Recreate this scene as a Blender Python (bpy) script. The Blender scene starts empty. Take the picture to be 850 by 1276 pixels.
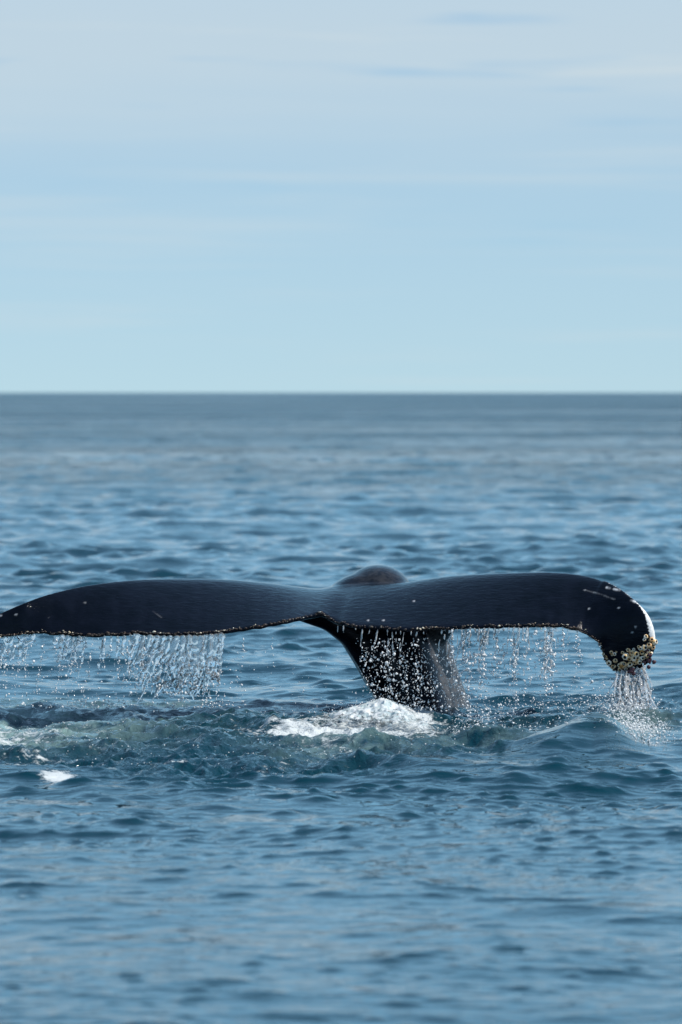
import bpy, bmesh, math, random
import numpy as np
from mathutils import Vector, Matrix
from mathutils.bvhtree import BVHTree

# ------------------------------------------------------------------ camera, sky, sun
S = bpy.context.scene
C = S.collection
H = 2.2                       # eye height over the water, from a small boat
FPX = 1276 * 200 / 36.0       # 200 mm lens, focal length in photograph pixels
PITCH = math.atan((638 - 489) / FPX)
cam_d = bpy.data.cameras.new('camera')
cam_d.sensor_fit = 'VERTICAL'
cam_d.sensor_height = 36
cam_d.sensor_width = 24
cam_d.lens = 200
cam_d.clip_start = 0.5
cam_d.clip_end = 60000
cam_d.dof.use_dof = True
cam_d.dof.focus_distance = 38.6
cam_d.dof.aperture_fstop = 4.0
cam = bpy.data.objects.new('camera', cam_d)
cam.location = (0, 0, H)
cam.rotation_euler = (math.pi / 2 - PITCH, 0, 0)
C.objects.link(cam)
S.camera = cam

SUN_EL = math.radians(48)
SUN_AZ = math.radians(108)     # to the right of the view direction
SUN_DIR = Vector((math.sin(SUN_AZ) * math.cos(SUN_EL), math.cos(SUN_AZ) * math.cos(SUN_EL), math.sin(SUN_EL)))

W = bpy.data.worlds.new('World')
S.world = W
W.use_nodes = True


class NT:
    def __init__(self, tree):
        self.t = tree
        self.n = tree.nodes
        self.l = tree.links

    def new(self, kind, **kw):
        n = self.n.new(kind)
        for k, v in kw.items():
            setattr(n, k, v)
        return n

    def put(self, sock, v):
        if isinstance(v, bpy.types.NodeSocket):
            self.l.new(v, sock)
        else:
            sock.default_value = v

    def math(self, op, a, b=None, c=None, clamp=False):
        n = self.new('ShaderNodeMath', operation=op, use_clamp=clamp)
        self.put(n.inputs[0], a)
        if b is not None:
            self.put(n.inputs[1], b)
        if c is not None:
            self.put(n.inputs[2], c)
        return n.outputs[0]

    def mix(self, f, a, b, blend='MIX'):
        n = self.new('ShaderNodeMix', data_type='RGBA', blend_type=blend)
        self.put(n.inputs[0], f)
        self.put(n.inputs[6], a)
        self.put(n.inputs[7], b)
        return n.outputs[2]

    def noise(self, vec, scale, detail=4, rough=0.55, dist=0.0):
        n = self.new('ShaderNodeTexNoise')
        if vec is not None:
            self.l.new(vec, n.inputs['Vector'])
        n.inputs['Scale'].default_value = scale
        n.inputs['Detail'].default_value = detail
        n.inputs['Roughness'].default_value = rough
        n.inputs['Distortion'].default_value = dist
        return n.outputs['Fac']

    def ramp(self, v, lo, hi, a=0.0, b=1.0, smooth=True):
        n = self.new('ShaderNodeMapRange', interpolation_type='SMOOTHSTEP' if smooth else 'LINEAR', clamp=True)
        self.put(n.inputs[0], v)
        for i, x in enumerate((lo, hi, a, b)):
            self.put(n.inputs[1 + i], x)
        return n.outputs[0]

    def mapping(self, vec, scale=(1, 1, 1), loc=(0, 0, 0), rot=(0, 0, 0)):
        n = self.new('ShaderNodeMapping')
        self.l.new(vec, n.inputs[0])
        n.inputs['Location'].default_value = loc
        n.inputs['Rotation'].default_value = rot
        n.inputs['Scale'].default_value = scale
        return n.outputs[0]


w = NT(W.node_tree)
w.n.clear()
sky = w.new('ShaderNodeTexSky', sky_type='NISHITA')
sky.sun_disc = False
sky.sun_elevation = SUN_EL
sky.sun_rotation = SUN_AZ
sky.air_density = 1.0
sky.dust_density = 0.6
sky.ozone_density = 2.0
tc = w.new('ShaderNodeTexCoord')
gen = tc.outputs['Generated']
sep = w.new('ShaderNodeSeparateXYZ')
w.l.new(gen, sep.inputs[0])
zz = sep.outputs[2]
# clear sea air: skip the thick yellow layer of the sky model that lies right on the horizon
up_v = w.new('ShaderNodeVectorMath', operation='ADD')
w.l.new(gen, up_v.inputs[0])
up_v.inputs[1].default_value = (0, 0, 0.10)
nrm_v = w.new('ShaderNodeVectorMath', operation='NORMALIZE')
w.l.new(up_v.outputs[0], nrm_v.inputs[0])
w.l.new(nrm_v.outputs[0], sky.inputs[0])
# thin high veil of cloud in long streaks
n1 = w.noise(w.mapping(gen, (3.0, 3.0, 42.0), (2.3, 0.4, 1.7)), 1.5, 5, 0.5, 0.3)
n2 = w.noise(w.mapping(gen, (9.0, 9.0, 190.0), (0.3, 5.4, 0.7)), 1.0, 4, 0.55, 0.2)
veil0 = w.ramp(w.math('ADD', zz, w.math('MULTIPLY', w.math('SUBTRACT', n1, 0.5), 0.035)), 0.030, 0.060, 0.12, 0.64)
streak = w.ramp(n2, 0.50, 0.72, 0.0, 0.25)
veil_f = w.math('ADD', veil0, streak, clamp=True)
gap = w.ramp(w.noise(w.mapping(gen, (-12.0, 12.0, 150.0), (4.1, 1.3, 3.4)), 1.2, 3, 0.5), 0.60, 0.74, 1.0, 0.35)
veil_f = w.math('MULTIPLY', veil_f, gap)
# veil thinned higher up so that steep wave faces reflect darker blue
lift = w.ramp(zz, 0.10, 0.50, 1.0, 0.10)
veil_f = w.math('MULTIPLY', veil_f, lift)
tint = w.mix(1.0, sky.outputs[0], (0.95, 1.02, 1.01, 1), 'MULTIPLY')
# veil made bluer and brighter above the view, to colour the sea's reflections
veil_c = w.mix(w.ramp(zz, 0.06, 0.13), (4.5, 5.2, 5.55, 1), (2.7, 5.9, 8.5, 1))
skycol = w.mix(veil_f, tint, veil_c)
bg = w.new('ShaderNodeBackground')
w.l.new(skycol, bg.inputs[0])
bg.inputs[1].default_value = 0.10
wo = w.new('ShaderNodeOutputWorld')
w.l.new(bg.outputs[0], wo.inputs[0])

sun_d = bpy.data.lights.new('sun', 'SUN')
sun_d.energy = 3.6
sun_d.angle = math.radians(0.53)
sun_d.color = (1.0, 0.95, 0.87)
sun = bpy.data.objects.new('sun', sun_d)
sun.rotation_euler = (-SUN_DIR).to_track_quat('-Z', 'Y').to_euler()
sun.location = (20, 30, 30)
C.objects.link(sun)

S.view_settings.view_transform = 'Standard'
S.view_settings.look = 'None'
S.view_settings.exposure = 0.46
S.view_settings.gamma = 1.0
S.render.engine = 'CYCLES'
S.cycles.use_denoising = True
S.cycles.caustics_reflective = False
S.cycles.caustics_refractive = False
S.cycles.max_bounces = 10
S.cycles.transmission_bounces = 8
S.cycles.sample_clamp_indirect = 6

rng = np.random.default_rng(7)
random.seed(7)


# ------------------------------------------------------------------ helpers
def P(px, py, Y):
    """World point at distance Y along a sight line given by photograph measurements."""
    dx = (px - 425) / FPX
    dy = (638 - py) / FPX
    fy = math.cos(PITCH) + dy * math.sin(PITCH)
    fz = -math.sin(PITCH) + dy * math.cos(PITCH)
    s = Y / fy
    return Vector((dx * s, Y, H + fz * s))


def design(x, y, z):
    """Inverse of P for arrays."""
    f = y * math.cos(PITCH) - (z - H) * math.sin(PITCH)
    u = y * math.sin(PITCH) + (z - H) * math.cos(PITCH)
    return 425 + FPX * x / f, 638 - FPX * u / f


def on_water(px, py):
    D = H * FPX / (py - 489)
    return (px - 425) / FPX * D, D


def tag(o, label=None, cat=None, group=None, kind=None):
    if label:
        o['label'] = label
    if cat:
        o['category'] = cat
    if group:
        o['group'] = group
    if kind:
        o['kind'] = kind
    return o


def mesh_np(name, verts, faces, mat=None, smooth=True):
    """faces: (n,3) or (n,4) int array."""
    me = bpy.data.meshes.new(name)
    verts = np.asarray(verts, np.float32)
    faces = np.asarray(faces, np.int32)
    k = faces.shape[1]
    me.vertices.add(len(verts))
    me.vertices.foreach_set('co', verts.ravel())
    me.loops.add(faces.size)
    me.loops.foreach_set('vertex_index', faces.ravel())
    me.polygons.add(len(faces))
    me.polygons.foreach_set('loop_start', np.arange(0, faces.size, k, dtype=np.int32))
    me.polygons.foreach_set('loop_total', np.full(len(faces), k, np.int32))
    if smooth:
        me.polygons.foreach_set('use_smooth', np.ones(len(faces), bool))
    me.update(calc_edges=True)
    me.validate()
    if mat:
        me.materials.append(mat)
    return me


def link(name, me, parent=None):
    o = bpy.data.objects.new(name, me)
    C.objects.link(o)
    if parent:
        o.parent = parent
    return o


def set_attr(me, name, vals):
    a = me.attributes.new(name, 'FLOAT', 'POINT')
    a.data.foreach_set('value', np.asarray(vals, np.float32))


def sstep(x, a, b):
    t = np.clip((x - a) / (b - a), 0, 1)
    return t * t * (3 - 2 * t)


def vnoise(x, y, seed=0):
    xi = np.floor(x)
    yi = np.floor(y)
    fx = x - xi
    fy = y - yi
    fx = fx * fx * fx * (fx * (fx * 6 - 15) + 10)
    fy = fy * fy * fy * (fy * (fy * 6 - 15) + 10)
    xi = xi.astype(np.int64)
    yi = yi.astype(np.int64)

    def h(a, b):
        n = (a * 374761393 + b * 668265263 + seed * 2147483647 + 12345) & 0xFFFFFFFF
        n = ((n ^ (n >> 13)) * 1274126177) & 0xFFFFFFFF
        n = n ^ (n >> 16)
        return (n & 0xFFFFFF) / float(0xFFFFFF)
    a = h(xi, yi) * (1 - fx) + h(xi + 1, yi) * fx
    b = h(xi, yi + 1) * (1 - fx) + h(xi + 1, yi + 1) * fx
    return a * (1 - fy) + b * fy


def fbm(x, y, seed=0, octv=4, gain=0.5):
    s = 0
    a = 1
    t = 0
    for i in range(octv):
        ca, sa = math.cos(0.6 + 0.9 * i), math.sin(0.6 + 0.9 * i)
        s = s + a * vnoise((x * ca - y * sa) * 2 ** i + 17.3 * i, (x * sa + y * ca) * 2 ** i - 9.1 * i, seed + i)
        t += a
        a *= gain
    return s / t


def principled(name):
    m = bpy.data.materials.new(name)
    m.use_nodes = True
    t = NT(m.node_tree)
    b = m.node_tree.nodes['Principled BSDF']
    return m, t, b


def bump(t, height, strength, dist, normal=None):
    n = t.new('ShaderNodeBump')
    n.inputs['Strength'].default_value = strength
    n.inputs['Distance'].default_value = dist
    t.put(n.inputs['Height'], height)
    if normal is not None:
        t.l.new(normal, n.inputs['Normal'])
    return n.outputs[0]


def attr(t, name):
    n = t.new('ShaderNodeAttribute', attribute_name=name)
    return n.outputs['Fac']


# ------------------------------------------------------------------ materials
def sea_material():
    m, t, b = principled('sea_water')
    geo = t.new('ShaderNodeNewGeometry')
    pos = geo.outputs['Position']
    foam = attr(t, 'foam')
    aer = attr(t, 'aeration')
    flat = t.mapping(pos, (1, 1, 0))
    f1 = t.noise(flat, 9.0, 6, 0.65, 0.6)
    f2 = t.noise(flat, 38.0, 3, 0.6)
    lace = t.math('ADD', t.math('MULTIPLY', f1, 0.75), t.math('MULTIPLY', f2, 0.25))
    fm = t.ramp(t.math('ADD', foam, t.math('MULTIPLY', t.math('SUBTRACT', lace, 0.5), 2.6)), 0.55, 0.95)
    fm = t.math('MULTIPLY', fm, t.ramp(foam, 0.08, 0.3))
    an = t.math('MULTIPLY', aer, t.ramp(t.noise(flat, 4.0, 4, 0.6), 0.3, 0.65))
    water = t.mix(an, (0.0002, 0.027, 0.042, 1), (0.22, 0.33, 0.31, 1))
    col = t.mix(fm, water, (0.56, 0.60, 0.61, 1))
    t.l.new(col, b.inputs['Base Color'])
    dist = t.new('ShaderNodeVectorMath', operation='DISTANCE')
    t.l.new(pos, dist.inputs[0])
    dist.inputs[1].default_value = (0, 0, 0)
    d = dist.outputs['Value']
    # unresolved wavelets in the far distance act as roughness
    slick = t.ramp(t.noise(t.mapping(pos, (0.005, 0.020, 0), (3.0, 1.7, 0)), 1.0, 3, 0.6), 0.36, 0.60, 0.35, 1.0)
    rough = t.math('ADD', t.math('MAXIMUM', t.math('MULTIPLY', slick, t.ramp(t.math('LOGARITHM', d, 10.0), 1.85, 2.9, 0.04, 0.34)), 0.04), t.math('MULTIPLY', fm, 0.6))
    t.l.new(rough, b.inputs['Roughness'])
    b.inputs['IOR'].default_value = 1.333
    # wavelets finer than the mesh; farther off the mesh hands more of them over
    far = t.ramp(d, 60, 200)
    fine = t.noise(t.mapping(pos, (0.8, 1.25, 0), rot=(0, 0, 0.15)), 9.0, 3, 0.55)
    mid = t.noise(t.mapping(pos, (1.0, 1.0, 0), rot=(0, 0, -0.1)), 1.2, 6, 0.66)
    n0 = bump(t, t.ramp(fine, 0.45, 0.85), 1.0, 0.004)
    bn = t.new('ShaderNodeBump')
    bn.inputs['Distance'].default_value = 0.22
    patch = t.ramp(t.noise(t.mapping(pos, (0.006, 0.022, 0)), 1.0, 3, 0.6), 0.38, 0.62, 0.30, 1.0)
    t.l.new(t.math('MULTIPLY', far, patch), bn.inputs['Strength'])
    t.l.new(t.ramp(mid, 0.42, 0.78), bn.inputs['Height'])
    t.l.new(n0, bn.inputs['Normal'])
    chop = t.new('ShaderNodeBump')
    chop.inputs['Distance'].default_value = 0.030
    t.l.new(attr(t, 'churn'), chop.inputs['Strength'])
    t.l.new(t.noise(t.mapping(pos, (1, 0.9, 0)), 17.0, 4, 0.6, 0.5), chop.inputs['Height'])
    sw = t.new('ShaderNodeBump')
    sw.inputs['Distance'].default_value = 1.0
    t.l.new(t.ramp(d, 70, 260), sw.inputs['Strength'])
    t.l.new(t.ramp(t.noise(t.mapping(pos, (0.42, 0.10, 0)), 1.0, 5, 0.6), 0.40, 0.75), sw.inputs['Height'])
    t.l.new(bn.outputs[0], sw.inputs['Normal'])
    t.l.new(sw.outputs[0], chop.inputs['Normal'])
    fb = t.new('ShaderNodeBump')
    fb.inputs['Distance'].default_value = 0.03
    t.l.new(fm, fb.inputs['Strength'])
    t.l.new(lace, fb.inputs['Height'])
    t.l.new(chop.outputs[0], fb.inputs['Normal'])
    t.l.new(fb.outputs[0], b.inputs['Normal'])
    return m


def foam_material():
    m, t, b = principled('white_foam')
    geo = t.new('ShaderNodeNewGeometry')
    pos = geo.outputs['Position']
    n = t.noise(pos, 14.0, 5, 0.65, 0.4)
    n2 = t.noise(pos, 70.0, 3, 0.6)
    col = t.mix(t.ramp(n, 0.36, 0.62), (0.34, 0.43, 0.45, 1), (0.66, 0.68, 0.69, 1))
    t.l.new(col, b.inputs['Base Color'])
    b.inputs['Roughness'].default_value = 0.45
    t.l.new(bump(t, t.math('ADD', n, t.math('MULTIPLY', n2, 0.4)), 0.5, 0.010), b.inputs['Normal'])
    # froth thins out to a see-through lace of bubbles at its margins
    thick = attr(t, 'thickness')
    n3 = t.noise(pos, 26.0, 5, 0.68, 0.6)
    t.l.new(t.ramp(t.math('ADD', thick, t.math('MULTIPLY', t.math('SUBTRACT', n3, 0.5), 2.6)), 0.22, 0.80), b.inputs['Alpha'])
    return m


def drop_material(name, white, rough):
    m, t, b = principled(name)
    b.inputs['Base Color'].default_value = (0.97, 0.985, 1.0, 1)
    b.inputs['Transmission Weight'].default_value = white
    b.inputs['Roughness'].default_value = rough
    b.inputs['IOR'].default_value = 1.333
    return m


def skin_material():
    m, t, b = principled('whale_skin')
    tcn = t.new('ShaderNodeTexCoord')
    ob = tcn.outputs['Object']
    white = attr(t, 'white_pigment')
    grey = attr(t, 'lit_flank_grey_ridge')  # sunlight on the stock's flank painted in, plus the ridge's own grey
    scar = attr(t, 'scar')
    mott = t.noise(ob, 9.0, 5, 0.6)
    fine = t.noise(ob, 60.0, 4, 0.6)
    base = t.mix(t.ramp(mott, 0.3, 0.7), (0.002, 0.0035, 0.007, 1), (0.004, 0.006, 0.012, 1))
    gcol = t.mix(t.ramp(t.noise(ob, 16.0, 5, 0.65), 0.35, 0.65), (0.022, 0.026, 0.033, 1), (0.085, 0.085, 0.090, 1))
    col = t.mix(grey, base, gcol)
    wcol = t.mix(t.ramp(fine, 0.3, 0.7), (0.62, 0.63, 0.63, 1), (0.85, 0.84, 0.82, 1))
    wf = t.ramp(t.math('ADD', white, t.math('MULTIPLY', t.math('SUBTRACT', t.noise(ob, 55.0, 4, 0.6), 0.5), 0.9)), 0.42, 0.58)
    col = t.mix(wf, col, wcol)
    col = t.mix(scar, col, (0.55, 0.57, 0.60, 1))
    t.l.new(col, b.inputs['Base Color'])
    b.inputs['IOR'].default_value = 1.19
    t.l.new(t.math('ADD', t.ramp(mott, 0.3, 0.75, 0.06, 0.11), t.math('MULTIPLY', grey, 0.25)), b.inputs['Roughness'])
    wr = t.noise(t.mapping(ob, (7, 9, 34), rot=(0.0, 0.32, 0.2)), 1.6, 5, 0.6, 0.8)
    wr2 = t.noise(t.mapping(ob, (26, 14, 40), rot=(0, 0.5, 0)), 1.0, 3, 0.6, 0.5)
    h = t.math('ADD', wr, t.math('MULTIPLY', wr2, 0.35))
    t.l.new(bump(t, h, 0.4, 0.011), b.inputs['Normal'])
    return m


def plain(name, col, rough=0.6, col2=None, scale=60.0):
    m, t, b = principled(name)
    if col2:
        tcn = t.new('ShaderNodeTexCoord')
        geo = t.new('ShaderNodeNewGeometry')
        n = t.noise(geo.outputs['Position'], scale, 3, 0.6)
        t.l.new(t.mix(t.ramp(n, 0.35, 0.65), col + (1,), col2 + (1,)), b.inputs['Base Color'])
    else:
        b.inputs['Base Color'].default_value = col + (1,)
    b.inputs['Roughness'].default_value = rough
    return m


M_SEA = sea_material()
M_FOAM = foam_material()
M_WATER = drop_material('clear_water', 0.90, 0.07)
M_STRAND = drop_material('beaded_strands', 0.68, 0.06)
M_BROKEN = drop_material('broken_water', 0.76, 0.06)
M_SPRAY = drop_material('aerated_drops', 0.30, 0.08)
M_SKIN = skin_material()
M_SHELL = plain('barnacle_shell', (0.84, 0.64, 0.40), 0.4, (0.50, 0.22, 0.05), 45.0)
M_SHELLW = plain('barnacle_pale_shell', (0.90, 0.86, 0.80), 0.4, (0.78, 0.50, 0.19), 45.0)
M_HOLE = plain('barnacle_hollow', (0.012, 0.012, 0.014), 0.7)
M_MEAT = plain('dark_red_cluster', (0.030, 0.010, 0.020), 0.4, (0.07, 0.02, 0.03), 40.0)
M_CRUST = plain('crust_pale', (0.80, 0.76, 0.66), 0.3, (0.46, 0.36, 0.22), 30.0)
M_CRUSTD = plain('crust_dark', (0.018, 0.014, 0.012), 0.3, (0.05, 0.03, 0.02), 30.0)

# ------------------------------------------------------------------ the sea
NC = 396
tt = np.linspace(-0.082, 0.082, NC)
side = 0.082 * (1.0 / 0.082 * 1.6) ** (np.arange(1, 29) / 28.0)
tt = np.concatenate([-side[::-1], tt, side])
rows_py = np.arange(1440.0, 489.6, -0.62)
fine_rows = np.arange(980.0, 860.0, -0.40)
mid_rows = np.arange(860.0, 505.0, -0.42)
rows_py = np.concatenate([np.arange(1440.0, 980.0, -0.75), fine_rows, mid_rows, rows_py[rows_py < 505]])
YR = H * FPX / (rows_py - 489.0)
YR = np.concatenate([[-30000.0, -3000.0, -300.0, -40.0, -5.0, 4.0, 10.0, 14.0], YR[YR > 16.0], [40000.0]])
nr, nc = len(YR), len(tt)
Yg = np.repeat(YR[:, None], nc, 1)
Xg = tt[None, :] * np.maximum(np.abs(Yg), 14.0)
dY = np.abs(np.gradient(YR))[:, None]
dX = np.abs(np.gradient(tt))[None, :] * np.maximum(np.abs(Yg), 14.0)


def waves(x, y, dx, dy, comps):
    z = np.zeros_like(x)
    ox = np.zeros_like(x)
    oy = np.zeros_like(x)
    for lam, th, slope, ph, q in comps:
        k = 2 * math.pi / lam
        kx, ky = k * math.sin(th), k * math.cos(th)
        res = np.abs(math.sin(th)) * dx + np.abs(math.cos(th)) * dy
        att = np.clip((lam / np.maximum(res, 1e-6) - 1.4) / 1.2, 0, 1).astype(np.float32)
        a = slope / k
        p = (kx * x + ky * y + ph).astype(np.float32)
        s = np.sin(p)
        c = np.cos(p)
        z += a * att * c
        ox -= q * a * att * s * math.sin(th)
        oy -= q * a * att * s * math.cos(th)
    return z, ox, oy


def band(n, lo, hi, mean, spread, slope):
    out = []
    for i in range(n):
        lam = lo * (hi / lo) ** ((i + rng.random()) / n)
        out.append((lam, rng.normal(mean, spread), slope * (0.6 + 0.8 * rng.random()), rng.random() * 6.283, 0.9))
    return out


def unit(cs):
    """size of the summed band, to bring its height to unit variance"""
    return math.sqrt(sum((c[2] * c[0] / 6.2832) ** 2 for c in cs) / 2)


def peaked(eta, k):
    """narrow crests over flat troughs"""
    return np.exp(k * np.clip(eta, -3, 2.6)) - math.exp(k * k / 2)


short_c = band(80, 0.09, 0.26, 0.12, 0.95, 0.02)
mid_c = band(70, 0.28, 0.62, 0.12, 0.95, 0.02)
chop_c = band(80, 0.36, 1.15, 0.10, 0.85, 0.02)
comps = band(40, 0.8, 2.2, 0.16, 0.65, 0.0135) + band(24, 2.2, 10.0, 0.16, 0.65, 0.0135) + [(13.0, -0.25, 0.014, 1.0, 0.6), (17.0, 0.1, 0.012, 4.0, 0.6)]
X32, Y32 = Xg.astype(np.float32), Yg.astype(np.float32)
DX32, DY32 = dX.astype(np.float32), np.repeat(dY, nc, 1).astype(np.float32)
calm = 0.34 + 0.66 * sstep(Yg, 19.5, 34)
Z, OX, OY = waves(X32, Y32, DX32, DY32, comps)
Z *= calm
zm, oxm, oym = waves(X32, Y32, DX32, DY32, mid_c)
um = unit(mid_c)
gust = 0.55 + 0.9 * sstep(fbm(Xg / 3.0, Yg / 6.0, 5, 3), 0.30, 0.70)
Z += 0.0070 * calm * gust * peaked(zm / um, 0.55)
OX += 0.007 * oxm / um
OY += 0.007 * oym / um
zc, oxc, oyc = waves(X32, Y32, DX32, DY32, chop_c)
# open water beyond the whale is choppier than the slick round it
Z += (0.005 * calm + 0.0215 * sstep(Yg, 40, 75)) * gust * peaked(zc / unit(chop_c), 0.42)
zs, oxs, oys = waves(X32, Y32, DX32, DY32, short_c)
us = unit(short_c)
# short waves come in groups, with slicks between
grp = 0.30 + 1.2 * sstep(fbm(Xg / 1.1, Yg / 1.9, 41, 3), 0.32, 0.68)
Z += 0.0036 * grp * (0.1 + 0.9 * calm) * peaked(zs / us, 0.6)
# design coordinates of the flat sheet, used only to say where the disturbed water lies
ahead = Yg > 16
DPX = np.where(ahead, 425 + FPX * Xg / np.maximum(Yg, 1), -9e3)
DPY = np.where(ahead, 489 + FPX * H / np.maximum(Yg, 1), 9e3)
wob = (fbm(Xg * 1.3, Yg * 0.7, 31, 3) - 0.5) * 40
low = np.interp(DPX, [-400, 0, 200, 400, 540, 620, 700], [952, 950, 960, 962, 950, 928, 900])
turb = sstep(DPY + wob * 0.5, 864, 908) * (1 - sstep(DPY + wob, low - 8, low + 8)) * sstep(DPX + wob, -420, -300) * (1 - sstep(DPX + wob, 600, 700))
turb2 = 0.6 * sstep(DPY, 850, 880) * (1 - sstep(DPY, 905, 925)) * sstep(DPX, 560, 640) * (1 - sstep(DPX, 900, 980))
turb = np.maximum(turb, turb2)
near = np.where((turb > 0.001))
tx, ty = X32[near], Y32[near]
tcomp = []
for i in range(60):
    lam = 0.07 * (0.8 / 0.07) ** ((i + rng.random()) / 60)
    tcomp.append((lam, rng.normal(0, 0.9), 0.046, rng.random() * 6.283, 0.8))
tz, tox, toy = waves(tx, ty, dX.astype(np.float32)[near], np.repeat(dY, nc, 1).astype(np.float32)[near], tcomp)
rid = 1 - np.abs(2 * fbm(tx * 3.0, ty * 2.0, 77, 4, 0.6) - 1)
rid2 = 1 - np.abs(2 * fbm(tx * 9.0, ty * 5.0, 79, 3, 0.6) - 1)
tz = tz + 0.05 * (rid - 0.72) + 0.022 * (rid2 - 0.72)
# bring the long swell level around the whale, so that the stock meets the sea where it should
lvl_w = np.exp(-((Xg - 0.3) / 2.2) ** 2 - ((Yg - 38.9) / 2.0) ** 2)
Z -= float((Z * lvl_w * dY * dX).sum() / (lvl_w * dY * dX).sum()) * np.exp(-((Xg - 0.3) / 5.0) ** 2 - ((Yg - 38.9) / 5.0) ** 2)
turb *= 1 - 0.55 * np.exp(-((DPX - 560) / 130) ** 2 - ((DPY - 872) / 14) ** 2)
Z[near] += 1.3 * turb[near] * tz - 0.02 * turb[near]
OX[near] += turb[near] * tox
OY[near] += turb[near] * toy


def gauss(cx, cy, sx, sy):
    return np.exp(-((DPX - cx) / sx) ** 2 - ((DPY - cy) / sy) ** 2)


# the domed upwelling left of the tail, and the raised crest under the right fluke
Z += 0.045 * np.exp(-((DPX - 130) / 330) ** 2) * np.exp(-((DPY - 892) / 14) ** 2)
crest_y = np.interp(DPX, [560, 640, 735, 800, 900], [952, 938, 926, 934, 946])
Z += 0.150 * np.exp(-((DPY - crest_y) / np.where(DPY > crest_y, 15, 8)) ** 2) * np.exp(-((DPX - 735) / np.where(DPX > 735, 48, 90)) ** 2)
Z += 0.07 * np.exp(-((DPY - 948) / 9) ** 2) * np.exp(-((DPX - 520) / 90) ** 2)
foam = 0
for cx, cy, sx, sy, a in (
        (440, 906, 80, 13, 1.0), (500, 897, 50, 12, 1.0), (372, 912, 55, 8, .8), (60, 905, 90, 14, .62), (-30, 915, 60, 12, .6),
        (135, 888, 80, 7, .45), (215, 946, 55, 5, .7), (40, 936, 70, 4, .62), (120, 925, 36, 4, .6), (76, 962, 24, 4.5, 1.3),
        (590, 913, 60, 9, .5), (665, 917, 50, 6, .4), (790, 914, 44, 14, .8), (365, 940, 34, 8, .5), (290, 905, 50, 8, .42),
        (330, 952, 50, 5, .45), (255, 925, 40, 5, .4), (30, 945, 50, 3, .5), (420, 930, 60, 8, .5)):
    foam = foam + a * gauss(cx, cy, sx, sy)
aer = 1.0 * gauss(20, 902, 140, 19) + 0.5 * gauss(430, 922, 95, 16) + 0.5 * gauss(210, 885, 120, 8) + 0.4 * gauss(600, 920, 70, 12) + 0.7 * gauss(790, 916, 55, 14)
V = np.stack([Xg + OX, Yg + OY, Z], -1).reshape(-1, 3)
idx = np.arange(nr * nc).reshape(nr, nc)
F = np.stack([idx[:-1, :-1], idx[:-1, 1:], idx[1:, 1:], idx[1:, :-1]], -1).reshape(-1, 4)
sea_me = mesh_np('sea', V, F, M_SEA)
set_attr(sea_me, 'foam', np.clip(foam, 0, 1.3).ravel())
set_attr(sea_me, 'churn', np.clip(turb, 0, 1).ravel())
set_attr(sea_me, 'aeration', np.clip(aer, 0, 1).ravel())
sea = link('sea', sea_me)
tag(sea, 'rippled blue sea running out to the horizon', 'sea', kind='structure')


def sea_z(px, py):
    """Surface height near a design point."""
    i = np.argmin(np.abs(YR - H * FPX / (py - 489.0)))
    j = np.argmin(np.abs(Xg[i] - on_water(px, py)[0]))
    return float(Z[i, j])


# ------------------------------------------------------------------ the whale's tail
# stations along the flukes: trailing-edge point, leading-edge point (photograph measurements)
ST = [(-92, 822, -90, 818), (-62, 810, -64, 797), (-30, 801, -30, 778), (0, 795.5, 0, 764.5), (30, 790, 30, 751.5), (60, 790.5, 60, 740.5), (110, 793, 110, 729), (170, 792, 170, 722.5),
      (230, 791.5, 230, 721), (280, 788, 280, 722), (330, 781, 330, 726), (368, 773.5, 370, 731), (390, 768, 398, 733.5),
      (399, 765.5, 415, 731), (405, 769.5, 428, 730), (414, 775, 442, 728), (430, 780, 456, 727.5), (460, 783.5, 478, 727.5), (500, 786, 504, 726), (530, 784.5, 530, 722),
      (560, 783, 560, 718), (600, 782, 600, 715), (645, 781, 640, 713.5), (685, 781, 682, 713), (708, 783, 714, 715), (722, 787, 742, 720),
      (733, 793, 766, 730), (741, 798, 782, 740), (747, 803, 797, 753), (751, 811, 808, 766), (751, 817, 814.5, 781), (756, 825, 817, 794), (762, 833, 817.5, 803),
      (770, 836, 815, 812), (784, 837, 810, 821), (797, 832, 804, 827)]
ST = np.array(ST, float)


def catmull(pts, n):
    pts = np.asarray(pts, float)
    k = len(pts)
    u = np.linspace(0, k - 1 - 1e-9, n)
    i = u.astype(int)
    f = (u - i)[:, None]
    g = lambda j: pts[np.clip(j, 0, k - 1)]
    p0, p1, p2, p3 = g(i - 1), g(i), g(i + 1), g(i + 2)
    return 0.5 * ((2 * p1) + (-p0 + p2) * f + (2 * p0 - 5 * p1 + 4 * p2 - p3) * f ** 2 + (-p0 + 3 * p1 - 3 * p2 + p3) * f ** 3)


NS = 260
sts = catmull(ST, NS)
s_span = np.clip((0.5 * (sts[:, 0] + sts[:, 2]) - 425) / 395.0, -1.3, 1.0)
a_s = np.minimum(np.abs(s_span), 1.0)
notch = np.exp(-((sts[:, 0] - 400) / 28) ** 2)
TYs = 38.42 - 0.30 * np.sin(np.pi * np.clip(a_s, 0, 1) * 0.75) + 0.22 * notch
chordY = 1.12 * np.clip(1 - a_s ** 1.9, 0.0, 1) + 0.06 - 0.36 * sstep(s_span, 0.74, 0.90) * (1 - 0.80 * sstep(s_span, 0.90, 1.0))
LYs = TYs + chordY
NP = 22
cs = 0.5 * (1 - np.cos(np.pi * np.arange(NP + 1) / NP))     # 0 at leading edge .. 1 at trailing edge


def naca(x):
    return 5 * (0.2969 * np.sqrt(x) - 0.126 * x - 0.3516 * x ** 2 + 0.2843 * x ** 3 - 0.1015 * x ** 4)


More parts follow.
